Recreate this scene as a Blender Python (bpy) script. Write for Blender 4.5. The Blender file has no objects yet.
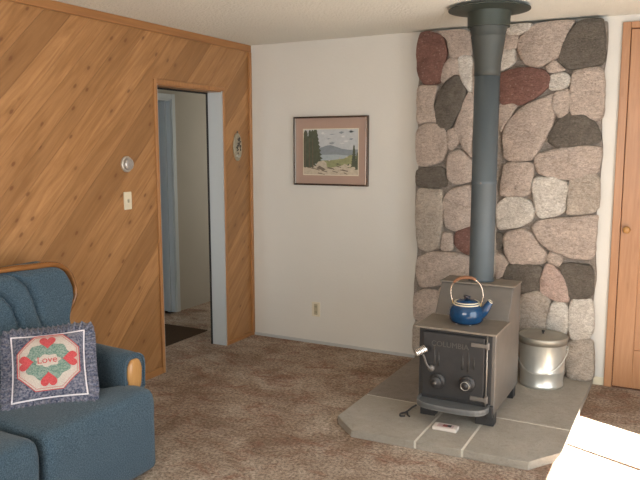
import bpy, bmesh, math, random
from mathutils import Vector, Matrix, noise
random.seed(7)
PI = math.pi
SC = bpy.context.scene
COL = SC.collection

# ------------------------------------------------------------------ camera
cd = bpy.data.cameras.new('camera'); cam = bpy.data.objects.new('camera', cd); COL.objects.link(cam)
YAW, PIT, ROLL = -.4853, -.1326, -.0012
fw = Vector((math.sin(YAW)*math.cos(PIT), math.cos(YAW)*math.cos(PIT), math.sin(PIT)))
rt = Vector((math.cos(YAW), -math.sin(YAW), 0)); up = rt.cross(fw)
r2 = rt*math.cos(ROLL)+up*math.sin(ROLL); u2 = up*math.cos(ROLL)-rt*math.sin(ROLL)
M = Matrix((r2, u2, -fw)).transposed().to_4x4(); M.translation = Vector((3.272, -4.9586, 1.6128))
cam.matrix_world = M
cd.sensor_width = 36; cd.lens = 698/640*36; cd.clip_start = .05
SC.camera = cam

# ------------------------------------------------------------------ light and exposure
SC.view_settings.view_transform = 'Standard'; SC.view_settings.look = 'None'
SC.view_settings.gamma = 1; SC.view_settings.exposure = 0.0
W = bpy.data.worlds.new('world'); SC.world = W; W.use_nodes = True
W.node_tree.nodes['Background'].inputs[0].default_value = (.75, .87, 1, 1)
W.node_tree.nodes['Background'].inputs[1].default_value = 1.2
def light(name, kind, loc, direction, energy, color, **kw):
    l = bpy.data.lights.new(name, kind); o = bpy.data.objects.new(name, l); COL.objects.link(o)
    o.location = loc; o.rotation_euler = Vector(direction).to_track_quat('-Z', 'Y').to_euler()
    l.energy = energy; l.color = color
    for k, v in kw.items(): setattr(l, k, v)
    return o
# sun through the glass sliding door in the right wall
light('sun', 'SUN', (8, -4, 6), (-.60, .245, -.765), 85.0, (1, .95, .86), angle=.004)
# daylight entering by the sliding door; frontal fill added at an unseen window behind the camera
light('sliding_door_daylight', 'AREA', (4.24, -2.45, 1.05), (-1, .12, .10), 62, (.93, .97, 1), shape='RECTANGLE', size=2.0, size_y=1.9)
light('frontal_fill', 'AREA', (2.3, -6.35, 1.45), (-.1, 1, .10), 95, (1, .96, .90), shape='RECTANGLE', size=2.4, size_y=1.3)
# unseen area lamps added inside the hallway to brighten it
light('hall_fill', 'AREA', (-.62, 2.2, 1.5), (-.1, -1, -.1), 14, (1, .93, .82), shape='RECTANGLE', size=.8, size_y=1.2)

light('hall_end_fill', 'AREA', (-.62, -2.85, 1.4), (-.12, 1, 0), 12, (.80, .91, 1), shape='RECTANGLE', size=.8, size_y=1.4)  # bluish fill added at the hidden near end of the hall
# ------------------------------------------------------------------ helpers
def link(name, me, mats, parent=None):
    o = bpy.data.objects.new(name, me); COL.objects.link(o)
    for m in (mats if isinstance(mats, (list, tuple)) else [mats]): me.materials.append(m)
    if parent: o.parent = parent
    return o
def obj(name, bm, mats, parent=None, smooth=False, bevel=0, sub=0, weld=False):
    me = bpy.data.meshes.new(name)
    bmesh.ops.recalc_face_normals(bm, faces=bm.faces)
    if smooth:
        for f in bm.faces: f.smooth = True
    bm.to_mesh(me); bm.free()
    o = link(name, me, mats, parent)
    if bevel:
        b = o.modifiers.new('bevel', 'BEVEL'); b.width = bevel; b.segments = 2 if bevel < .02 else 5; b.limit_method = 'ANGLE'
        if smooth: 
            w = o.modifiers.new('wn', 'WEIGHTED_NORMAL')
    if sub:
        s = o.modifiers.new('sub', 'SUBSURF'); s.levels = s.render_levels = sub
    return o
def thing(name, label, cat, loc=(0, 0, 0), group=None):
    o = bpy.data.objects.new(name, None); COL.objects.link(o); o.location = loc
    return tag(o, label, cat, group)
def tag(o, label, cat, group=None, kind=None):
    o['label'] = label; o['category'] = cat
    if group: o['group'] = group
    if kind: o['kind'] = kind
    return o
def struct(o, label=None, cat=None):
    o['kind'] = 'structure'
    if label: o['label'] = label; o['category'] = cat
    return o
def box(bm, x0, x1, y0, y1, z0, z1, mi=0):
    v = [bm.verts.new(p) for p in ((x0,y0,z0),(x1,y0,z0),(x1,y1,z0),(x0,y1,z0),(x0,y0,z1),(x1,y0,z1),(x1,y1,z1),(x0,y1,z1))]
    for q in ((0,3,2,1),(4,5,6,7),(0,1,5,4),(1,2,6,5),(2,3,7,6),(3,0,4,7)):
        f = bm.faces.new([v[i] for i in q]); f.material_index = mi
    return v
def bx(*a):
    bm = bmesh.new(); box(bm, *a); return bm
def prism(bm, pts, axis, a, b, mi=0):
    """extrude a 2-D polygon along an axis from a to b"""
    def mk(p, t):
        return {'x': (t, p[0], p[1]), 'y': (p[0], t, p[1]), 'z': (p[0], p[1], t)}[axis]
    lo = [bm.verts.new(mk(p, a)) for p in pts]; hi = [bm.verts.new(mk(p, b)) for p in pts]
    n = len(pts)
    for f in [bm.faces.new(lo), bm.faces.new(hi[::-1])] + [bm.faces.new((lo[i], hi[i], hi[(i+1) % n], lo[(i+1) % n])) for i in range(n)]:
        f.material_index = mi
def lathe(bm, prof, n=32, c=(0, 0, 0), axis='z', mi=0):
    rings = []
    for r, h in prof:
        ring = []
        for i in range(n):
            a = 2*PI*i/n; u, v = max(r, 1e-4)*math.cos(a), max(r, 1e-4)*math.sin(a)
            p = {'z': (u, v, h), 'y': (u, h, v), 'x': (h, u, v)}[axis]
            ring.append(bm.verts.new((p[0]+c[0], p[1]+c[1], p[2]+c[2])))
        rings.append(ring)
    for a, b in zip(rings, rings[1:]):
        for i in range(n):
            f = bm.faces.new((a[i], a[(i+1) % n], b[(i+1) % n], b[i])); f.material_index = mi
    for ring in (rings[0], rings[-1]):
        f = bm.faces.new(ring); f.material_index = mi
def tube(bm, pts, r, n=10, closed=False, mi=0):
    """round tube through points; r a number or a list"""
    P = [Vector(p) for p in pts]; rings = []; m = len(P); prev = None
    for i, p in enumerate(P):
        if closed: t = P[(i+1) % m]-P[i-1]
        else: t = P[min(i+1, m-1)]-P[max(i-1, 0)]
        t.normalize()
        if prev is None:
            s = t.cross(Vector((0, 0, 1)))
            if s.length < .1: s = t.cross(Vector((1, 0, 0)))
        else: s = prev-t*prev.dot(t)
        s.normalize(); prev = s; q = t.cross(s)
        rr = r[i] if isinstance(r, (list, tuple)) else r
        rings.append([bm.verts.new(p+(s*math.cos(2*PI*k/n)+q*math.sin(2*PI*k/n))*rr) for k in range(n)])
    pairs = list(zip(rings, rings[1:]))
    if closed: pairs.append((rings[-1], rings[0]))
    for a, b in pairs:
        for k in range(n):
            f = bm.faces.new((a[k], a[(k+1) % n], b[(k+1) % n], b[k])); f.material_index = mi
    if not closed:
        for ring in (rings[0], rings[-1]):
            f = bm.faces.new(ring); f.material_index = mi
def cat(pts, k=6, closed=False):
    """Catmull-Rom smoothing"""
    P = [Vector(p) for p in pts]; n = len(P); out = []
    for i in range(n if closed else n-1):
        g = (lambda j: P[j % n]) if closed else (lambda j: P[max(0, min(n-1, j))])
        a, b, c, d = g(i-1), g(i), g(i+1), g(i+2)
        for s in range(k):
            t = s/k
            out.append(.5*((2*b)+(c-a)*t+(2*a-5*b+4*c-d)*t*t+(3*b-a-3*c+d)*t**3))
    if not closed: out.append(P[-1])
    return out
def text_bm(s, size, ext, mat):
    c = bpy.data.curves.new('txt', 'FONT'); c.body = s; c.size = size; c.extrude = ext; c.align_x = 'CENTER'; c.align_y = 'CENTER'
    o = bpy.data.objects.new('txt', c); COL.objects.link(o)
    me = bpy.data.meshes.new_from_object(o.evaluated_get(bpy.context.evaluated_depsgraph_get()))
    bm = bmesh.new(); bm.from_mesh(me); bm.transform(mat)
    bpy.data.objects.remove(o); bpy.data.curves.remove(c); bpy.data.meshes.remove(me)
    return bm

# ------------------------------------------------------------------ materials
class N:
    def __init__(s, name, rough=.6, metal=0, spec=.5):
        s.m = bpy.data.materials.new(name); s.m.use_nodes = True; s.t = s.m.node_tree; s.b = s.t.nodes['Principled BSDF']
        s.b.inputs['Roughness'].default_value = rough; s.b.inputs['Metallic'].default_value = metal
        s.b.inputs['Specular IOR Level'].default_value = spec
        s.h = None
    def n(s, kind, **kw):
        x = s.t.nodes.new('ShaderNode'+kind)
        for k, v in kw.items():
            if k in x.inputs.keys(): s.put(x.inputs[k], v)
            else: setattr(x, k, v)
        return x
    def put(s, sock, v):
        if hasattr(v, 'is_output') or isinstance(v, bpy.types.NodeSocket): s.t.links.new(v, sock)
        else: sock.default_value = v
    def coord(s, scale=(1, 1, 1), rot=(0, 0, 0), kind='Object'):
        c = s.n('TexCoord'); m = s.n('Mapping'); s.t.links.new(c.outputs[kind], m.inputs[0])
        m.inputs['Scale'].default_value = scale; m.inputs['Rotation'].default_value = rot
        return m.outputs[0]
    def noise(s, vec, scale, detail=4, rough=.55, dist=0):
        x = s.n('TexNoise'); s.t.links.new(vec, x.inputs['Vector']); x.inputs['Scale'].default_value = scale
        x.inputs['Detail'].default_value = detail; x.inputs['Roughness'].default_value = rough; x.inputs['Distortion'].default_value = dist
        return x.outputs['Fac']
    def ramp(s, fac, stops):
        x = s.n('ValToRGB'); s.t.links.new(fac, x.inputs[0]); e = x.color_ramp.elements
        while len(e) < len(stops): e.new(.5)
        for i, (p, c) in enumerate(stops):
            e[i].position = p; e[i].color = (c, c, c, 1) if isinstance(c, (int, float)) else (*c, 1)
        return x.outputs[0]
    def mix(s, fac, a, b, mode='MIX'):
        x = s.n('Mix', data_type='RGBA', blend_type=mode)
        s.put(x.inputs[0], fac); 
        for i, v in ((6, a), (7, b)):
            if isinstance(v, tuple): v = (*v, 1) if len(v) == 3 else v
            s.put(x.inputs[i], v)
        return x.outputs[2]
    def math(s, op, a, b=0):
        x = s.n('Math', operation=op); s.put(x.inputs[0], a); s.put(x.inputs[1], b); return x.outputs[0]
    def attr(s, name, out='Fac'):
        x = s.n('Attribute'); x.attribute_name = name; return x.outputs[out]
    def color(s, v): s.put(s.b.inputs['Base Color'], (*v, 1) if isinstance(v, tuple) else v); return s
    def bump(s, h, strength=.3, dist=.01):
        x = s.n('Bump'); s.t.links.new(h, x.inputs['Height']); x.inputs['Strength'].default_value = strength; x.inputs['Distance'].default_value = dist
        if s.h: s.t.links.new(s.h, x.inputs['Normal'])
        s.h = x.outputs[0]; s.t.links.new(s.h, s.b.inputs['Normal']); return s
def plain(name, c, rough=.6, metal=0, var=.12, scale=30, bump=0, spec=.5):
    m = N(name, rough, metal, spec); v = m.coord()
    f = m.noise(v, scale)
    m.color(m.mix(f, tuple(x*(1-var) for x in c), tuple(min(1, x*(1+var)) for x in c)))
    if bump: m.bump(f, bump, .004)
    return m.m
def wood(name, c0, c1, knot=(.16, .06, .02), axis='z', grain=1.0, rough=.38, board=True, knots=1.0):
    """pine; grain runs along local uv.x when board=True, else along a world axis"""
    m = N(name, rough)
    if board:
        u = m.n('UVMap'); mp = m.n('Mapping'); m.t.links.new(u.outputs[0], mp.inputs[0]); v = mp.outputs[0]
        rnd = m.attr('board_tone')
        st = (1.2, 14, 1)
    else:
        v = m.coord(); rnd = None
        st = {'z': (14, 14, 1.2), 'x': (1.2, 14, 14), 'y': (14, 1.2, 14)}[axis]
    g = m.n('Mapping'); m.t.links.new(v, g.inputs[0]); g.inputs['Scale'].default_value = st
    n1 = m.noise(g.outputs[0], 1.6*grain, 6, .6, 1.2)
    n2 = m.noise(g.outputs[0], 7*grain, 5, .6, .4)
    col = m.mix(m.ramp(n1, [(.34, 0.), (.66, 1.)]), c0, c1)
    col = m.mix(m.math('MULTIPLY', m.ramp(n2, [(.45, 0.), (.8, 1.)]), .22), col, tuple(x*.62 for x in c0))
    if rnd is not None:
        col = m.mix(m.math('MULTIPLY', rnd, .6), col, tuple(x*.70 for x in c0))
    kn = m.n('Mapping'); m.t.links.new(v, kn.inputs[0])
    kn.inputs['Scale'].default_value = (4.4, 8.5, 1) if board else {'z': (7, 7, 2.5), 'x': (2.5, 7, 7), 'y': (7, 2.5, 7)}[axis]
    wob = m.noise(v, 30, 2)
    vo = m.n('TexVoronoi', voronoi_dimensions='2D' if board else '3D'); m.t.links.new(kn.outputs[0], vo.inputs['Vector']); vo.inputs['Scale'].default_value = 1.0
    d = m.math('ADD', vo.outputs['Distance'], m.math('MULTIPLY', wob, .08))
    sel = m.ramp(m.math('MULTIPLY', vo.outputs['Color'], 1.0), [(.47, 0.), (.58, 1.)])
    core = m.math('MULTIPLY', m.ramp(d, [(.085, 1.), (.13, 0.)]), sel)
    halo = m.math('MULTIPLY', m.math('MULTIPLY', m.ramp(d, [(.10, 1.), (.32, 0.)]), sel), .30)
    col = m.mix(m.math('MULTIPLY', halo, knots), col, tuple(x*.55 for x in c0))
    col = m.mix(m.math('MULTIPLY', core, .8*knots), col, knot)
    m.color(col); m.bump(n2, .08, .002)
    return m.m
def plaster(name, c, bs=.35, bd=.004):
    m = N(name, .75, spec=.25); v = m.coord(); f = m.noise(v, 55, 5); g = m.noise(v, 3, 3)
    m.color(m.mix(g, tuple(x*.96 for x in c), tuple(min(1, x*1.03) for x in c))); m.bump(f, bs, bd)
    return m.m
MAT = {}
MAT['plaster'] = plaster('cream_plaster', (.605, .590, .545))
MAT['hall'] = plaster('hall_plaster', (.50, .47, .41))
MAT['ceil'] = plaster('ceiling_texture', (.70, .695, .625), 1.0, .012)
MAT['pine'] = wood('knotty_pine', (.285, .135, .046), (.46, .24, .098))
MAT['trimwood'] = wood('pine_trim', (.31, .14, .05), (.39, .19, .07), board=False, axis='z', knots=.3)
MAT['trimwood_y'] = wood('pine_trim_level', (.28, .125, .045), (.36, .17, .06), board=False, axis='y', knots=.3)
MAT['doorwood'] = wood('closet_door_wood', (.32, .155, .07), (.39, .20, .098), board=False, axis='z', knots=.25)
MAT['gloss_wood'] = wood('varnished_carved_wood', (.16, .065, .02), (.28, .12, .035), board=False, axis='y', knots=.2, rough=.18)
MAT['oak'] = wood('arm_wood', (.34, .17, .055), (.46, .25, .09), board=False, axis='z', knots=.1, rough=.25)
MAT['white'] = plain('white_paint', (.42, .43, .425), .45, var=.03)
MAT['blue_white'] = plain('hall_trim_paint', (.62, .67, .70), .45, var=.03)
MAT['black'] = plain('black_iron', (.035, .034, .034), .5, .3, .3, 25, .25)
MAT['steel'] = plain('stove_steel', (.135, .122, .108), .48, .25, .18, 14, .15)
MAT['plate'] = plain('dusty_stove_top', (.18, .155, .125), .5, .15, .25, 18, .15)
MAT['chrome'] = plain('chrome', (.80, .80, .80), .12, 1, .03)
MAT['brass'] = plain('dull_brass', (.50, .36, .16), .3, 1, .1)
MAT['dark'] = plain('dark_gap', (.015, .013, .012), .9)
MAT['ivory'] = plain('ivory_plastic', (.62, .56, .42), .4, var=.03)

def carpet():
    m = N('mottled_brown_carpet', 1.0, spec=.05); v = m.coord()
    a = m.noise(v, 2.6, 4, .62, .5); b = m.noise(v, 9, 5, .68); c = m.noise(v, 55, 6, .85); d = m.noise(m.coord((1, 1.7, 1)), 4.2, 5, .7, .8)
    col = m.mix(m.ramp(a, [(.36, 0.), (.64, 1.)]), (.245, .175, .128), (.425, .35, .28))
    col = m.mix(m.math('MULTIPLY', m.ramp(d, [(.50, 0.), (.66, 1.)]), .75), col, (.245, .13, .092))
    col = m.mix(m.math('MULTIPLY', m.ramp(b, [(.48, 0.), (.75, 1.)]), .45), col, (.17, .115, .082))
    col = m.mix(m.ramp(c, [(.38, 0.), (.62, 1.)]), m.mix(1.0, col, (.42, .40, .38), 'MULTIPLY'), m.mix(1.0, col, (1.55, 1.55, 1.55), 'MULTIPLY'))
    m.color(col); m.bump(c, .9, .012); m.bump(b, .3, .02)
    return m.m
MAT['carpet'] = carpet()
def stone(name, c0, c1, speck=None, sc=1, gr=.95):
    m = N(name, .8, spec=.3); v = m.coord(); a = m.noise(v, 9*sc, 6, .65, 1); b = m.noise(m.coord((1, 1, 2.2), (0, .6, 0)), 22, 6, .7, .6); c = m.noise(v, 160, 2)
    col = m.mix(m.ramp(a, [(.3, 0.), (.7, 1.)]), c0, c1)
    col = m.mix(m.math('MULTIPLY', m.ramp(b, [(.52, 0.), (.8, 1.)]), .5), col, tuple(x*.55 for x in c0))
    col = m.mix(m.math('MULTIPLY', c, .3), col, tuple(min(1, x*1.35) for x in c1))
    e = m.noise(m.coord((1, 1, 1.8), (0, .5, 0)), 48, 6, .8, 1.2)
    col = m.mix(m.math('MULTIPLY', m.ramp(e, [(.42, 0.), (.60, 1.)]), gr), col, m.mix(1.0, col, (.58, .55, .52), 'MULTIPLY'))
    m.bump(e, .9, .02)
    if speck:
        vo = m.n('TexVoronoi'); m.t.links.new(v, vo.inputs['Vector']); vo.inputs['Scale'].default_value = 38
        col = m.mix(m.math('MULTIPLY', m.ramp(vo.outputs['Distance'], [(.14, 1.), (.24, 0.)]), speck), col, (.55, .45, .38))
    m.color(col); m.bump(b, .7, .02); m.bump(c, .35, .004)
    return m.m
STONE_MATS = [stone('mortar', (.33, .29, .25), (.42, .37, .325)),
    stone('pinkish_grey_stone', (.49, .405, .345), (.72, .61, .53)),
    stone('grey_stone', (.45, .39, .33), (.67, .59, .50)),
    stone('white_stone', (.72, .66, .57), (.92, .87, .78)),
    stone('red_stone', (.21, .105, .085), (.31, .165, .135), .3),
    stone('dark_stone', (.125, .11, .092), (.215, .19, .16), .12),
    stone('pink_stone', (.56, .40, .34), (.70, .55, .48))]
MAT['slate'] = stone('hearth_slate', (.35, .315, .26), (.46, .42, .355), sc=.4, gr=.15)
MAT['grout'] = plain('hearth_grout', (.62, .58, .50), .85)
def fabric(name, c, c2, sc=420):
    m = N(name, .95, spec=.1); v = m.coord(); w = m.n('TexVoronoi'); m.t.links.new(v, w.inputs['Vector']); w.inputs['Scale'].default_value = sc*.35
    f = m.noise(v, sc*.5, 2); g = m.noise(v, 6, 3)
    col = m.mix(m.ramp(f, [(.35, 0.), (.65, 1.)]), c, c2); col = m.mix(m.math('MULTIPLY', g, .4), col, tuple(x*.8 for x in c))
    m.color(col); m.bump(w.outputs['Distance'], .5, .004)
    m.b.inputs['Sheen Weight'].default_value = .15
    return m.m
MAT['blue'] = fabric('blue_upholstery', (.026, .052, .076), (.092, .138, .178))
MAT['calico'] = fabric('blue_floral_print', (.048, .060, .105), (.27, .265, .31), 200)
MAT['cream_cloth'] = fabric('cream_cross_stitch', (.46, .40, .36), (.60, .54, .48), 500)
MAT['rose'] = fabric('rose_stitch', (.42, .05, .06), (.60, .12, .12), 500)
MAT['sage'] = fabric('green_stitch', (.10, .19, .15), (.30, .36, .32), 300)
MAT['cord'] = plain('white_piping', (.72, .68, .72), .8, var=.05)

# ================================================================== STRUCTURE
H = 2.44
XR, YF = 4.3, -6.4
DY0, DY1, DH = -1.166, -.395, 2.045          # hall doorway in the left wall
bm = bmesh.new(); box(bm, -1.12, XR, YF, .25, -.12, 0); box(bm, -1.25, -.0, .25, 2.4, -.12, 0); box(bm, -2.6, -1.12, -.8, .45, -.12, 0)
struct(obj('floor', bm, MAT['carpet']))
bm = bmesh.new(); box(bm, -2.6, XR+.1, YF-.1, 2.4, H, H+.1)
struct(obj('ceiling', bm, MAT['ceil']))
# back wall, plain textured plaster
struct(obj('wall_back', bx(0.0, XR+.1, 0, .12, 0, H), MAT['plaster']))
# right wall with the sliding glass door opening (out of view)
JY0, JY1 = -3.6, -1.25
bm = bmesh.new(); box(bm, XR, XR+.1, JY1, 0, 0, H); box(bm, XR, XR+.1, YF, JY0, 0, H); box(bm, XR, XR+.1, JY0, JY1, 2.11, H)
struct(obj('wall_right', bm, MAT['plaster']))
bm = bmesh.new()
for y in (JY1-.03, JY0): box(bm, XR+.01, XR+.06, y, y+.03, 0, 2.11)
box(bm, XR+.03, XR+.045, -1.762, -1.744, 0, 2.11); box(bm, XR+.01, XR+.06, -2.52, -2.46, 0, 2.11)
struct(obj('window_1', bm, MAT['white']))
bm = bmesh.new(); box(bm, 0, 1.0, YF-.1, YF, 0, H); box(bm, 3.6, XR, YF-.1, YF, 0, H); box(bm, 1, 3.6, YF-.1, YF, 0, .8); box(bm, 1, 3.6, YF-.1, YF, 2.15, H)
struct(obj('wall_front', bm, MAT['plaster']))

# left wall: pine boards laid on the diagonal, each with its own width and tone
def clip(poly, a, b, c):
    """keep a*y+b*z<=c"""
    out = []
    for i in range(len(poly)):
        p, q = poly[i], poly[(i+1) % len(poly)]
        dp, dq = a*p[0]+b*p[1]-c, a*q[0]+b*q[1]-c
        if dp <= 0: out.append(p)
        if dp*dq < 0:
            t = dp/(dp-dq); out.append((p[0]+(q[0]-p[0])*t, p[1]+(q[1]-p[1])*t))
    return out
bm = bmesh.new(); uvl = bm.loops.layers.uv.new('UVMap'); tone = bm.faces.layers.float.new('board_tone')
k = math.sqrt(.5)
regions = [(YF, DY0, 0, H), (DY0, DY1, DH, H), (DY1, 0, 0, H)]
edges = []; s = -5.0                         # s = (z - y)*k runs across the boards
rb = random.Random(11)
while s < 6.8:
    w = rb.choice((.085, .105, .14, .14, .185, .185, .20)); edges.append((s, s+w, rb.random()**1.6, rb.random()*9)); s += w
for s0, s1, tn, off in edges:
    for (a, b, c, d) in regions:
        poly = [(a, c), (b, c), (b, d), (a, d)]
        g = .0007
        poly = clip(poly, -k, k, s1-g); 
        if len(poly) < 3: continue
        poly = clip(poly, k, -k, -(s0+g))
        if len(poly) < 3: continue
        vs = [bm.verts.new((0, y, z)) for y, z in poly]; vb = [bm.verts.new((-.003, y, z)) for y, z in poly]
        f = bm.faces.new(vs); fs = [f]
        for i in range(len(vs)): fs.append(bm.faces.new((vs[i], vb[i], vb[(i+1) % len(vs)], vs[(i+1) % len(vs)])))
        for f in fs:
            f[tone] = tn
            for l in f.loops:
                y, z = l.vert.co.y, l.vert.co.z; l[uvl].uv = ((y+z)*k+off*1.37, (z-y)*k+off)
nb = len(bm.faces)
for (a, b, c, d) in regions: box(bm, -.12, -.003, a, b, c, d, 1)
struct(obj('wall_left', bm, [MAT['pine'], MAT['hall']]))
# wooden trims of the left wall
bm = bmesh.new(); box(bm, 0, .018, YF, 0, 2.385, H)
struct(obj('trim_1', bm, MAT['trimwood_y'], bevel=.004))
bm = bmesh.new(); box(bm, 0, .022, -.03, 0, 0, 2.385)
struct(obj('trim_2', bm, MAT['trimwood'], bevel=.004))
bm = bmesh.new(); box(bm, 0, .014, YF, DY0-.035, 0, .05); box(bm, 0, .014, DY1+.03, -.03, 0, .03)
struct(obj('baseboard_left', bm, MAT['trimwood_y'], bevel=.003))
struct(obj('baseboard_back', bx(.02, 1.49, -.012, 0, 0, .022), MAT['white']))
# hall doorway: wooden casing, painted jamb
d1 = obj('door_1', (lambda b: (box(b, 0, .014, DY0-.03, DY0, 0, DH+.03), box(b, 0, .014, DY0, DY1+.022, DH, DH+.03), box(b, 0, .014, DY1, DY1+.022, 0, DH), b)[-1])(bmesh.new()), MAT['trimwood'], bevel=.003)
struct(d1, 'open hall doorway with thin pine casing in the diagonal pine wall', 'doorway')
bm = bmesh.new(); box(bm, -.13, .004, DY1-.012, DY1, 0, DH); box(bm, -.13, .004, DY0, DY0+.012, 0, DH); 
obj('white_jamb', bm, MAT['white'], d1)
obj('head_jamb', bx(-.13, .0, DY0, DY1, DH-.008, DH), MAT['trimwood_y'], d1)
bm = bmesh.new(); box(bm, -.142, -.13, DY1-.022, DY1, 0, DH); box(bm, -.142, -.13, DY0+.012, DY1, DH-.02, DH)
obj('jamb_edge', bm, MAT['dark'], d1)
# hallway beyond
RX = -1.12
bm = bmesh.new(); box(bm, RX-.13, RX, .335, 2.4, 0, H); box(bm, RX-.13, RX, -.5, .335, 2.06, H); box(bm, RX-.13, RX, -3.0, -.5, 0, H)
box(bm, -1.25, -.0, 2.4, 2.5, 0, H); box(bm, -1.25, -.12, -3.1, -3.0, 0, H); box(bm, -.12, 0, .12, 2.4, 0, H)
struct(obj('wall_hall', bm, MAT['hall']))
bm = bmesh.new(); box(bm, -2.7, -2.6, -.8, .55, 0, H); box(bm, -2.6, RX-.13, .45, .55, 0, H); box(bm, -2.6, RX-.13, -.9, -.8, 0, H)
struct(obj('wall_bedroom', bm, MAT['hall']))
bm = bmesh.new(); box(bm, RX-.14, RX+.004, .32, .335, 0, 2.06); box(bm, RX-.14, RX+.004, -.5, .335, 2.045, 2.06)
d2 = struct(obj('door_2', bm, MAT['blue_white'], bevel=.002), 'pale blue white door jamb across the hallway', 'doorway')
bm = bmesh.new(); box(bm, RX, RX+.014, .335, .385, 0, 2.11); box(bm, RX, RX+.014, -.5, .335, 2.06, 2.11)
obj('casing', bm, MAT['blue_white'], d2, bevel=.003)
bm = bmesh.new(); box(bm, RX-.08, RX-.045, .30, .32, 0, 2.045)
obj('door_stop', bm, MAT['blue_white'], d2)
t = obj('hall_dark_patch', bx(-1.10, -.42, -.80, -.095, 0, .006), plain('hall_patch_brown', (.055, .035, .022), 1, var=.4, scale=90, bump=.6, spec=.05))  # thin dark brown patch laid over part of the hall floor
tag(t, 'dark brown patch on the hallway floor through the open doorway', 'mat')
# closet door at the right of the back wall
bm = bmesh.new(); box(bm, 2.842, 2.892, -.022, 0, 0, 2.395); box(bm, 2.892, 3.95, -.022, 0, 2.355, 2.395)
d3 = struct(obj('door_3', bm, MAT['doorwood'], bevel=.004), 'tall orange wood panelled closet door right of the stone wall', 'door')
bm = bmesh.new(); box(bm, 2.892, 3.9, -.004, 0, 0, 2.355)
obj('shadow_gap', bm, plain('brown_gap', (.10, .04, .02), .8), d3)
bm = bmesh.new(); box(bm, 2.896, 3.015, -.016, -.003, .012, 2.348); box(bm, 3.36, 3.42, -.016, -.003, .012, 2.348); box(bm, 3.015, 3.36, -.016, -.003, .012, .275); box(bm, 3.015, 3.36, -.016, -.003, 2.24, 2.348); box(bm, 3.015, 3.36, -.010, -.003, .275, 2.24)
lf = obj('door_leaf', bm, MAT['doorwood'], d3, bevel=.003)
bm = bmesh.new(); lathe(bm, [(.012, -.014), (.010, -.026), (.020, -.036), (.024, -.044), (.018, -.054), (.0, -.057)], 20, (2.932, 0, 1.075), 'y')
obj('knob', bm, MAT['oak'], lf, smooth=True)
bm = bmesh.new(); box(bm, 3.423, 3.48, -.016, -.003, .012, 2.348); box(bm, 3.82, 3.90, -.016, -.003, .012, 2.348); box(bm, 3.48, 3.82, -.016, -.003, .012, .275); box(bm, 3.48, 3.82, -.016, -.003, 2.24, 2.348); box(bm, 3.48, 3.82, -.010, -.003, .275, 2.24)
obj('door_leaf', bm, MAT['doorwood'], d3, bevel=.003)
obj('casing', bx(3.90, 3.95, -.022, 0, 0, 2.355), MAT['doorwood'], d3, bevel=.004)
struct(obj('trim_3', bx(2.772, 2.842, -.010, 0, 0, .055), MAT['ivory'], bevel=.003))

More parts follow.
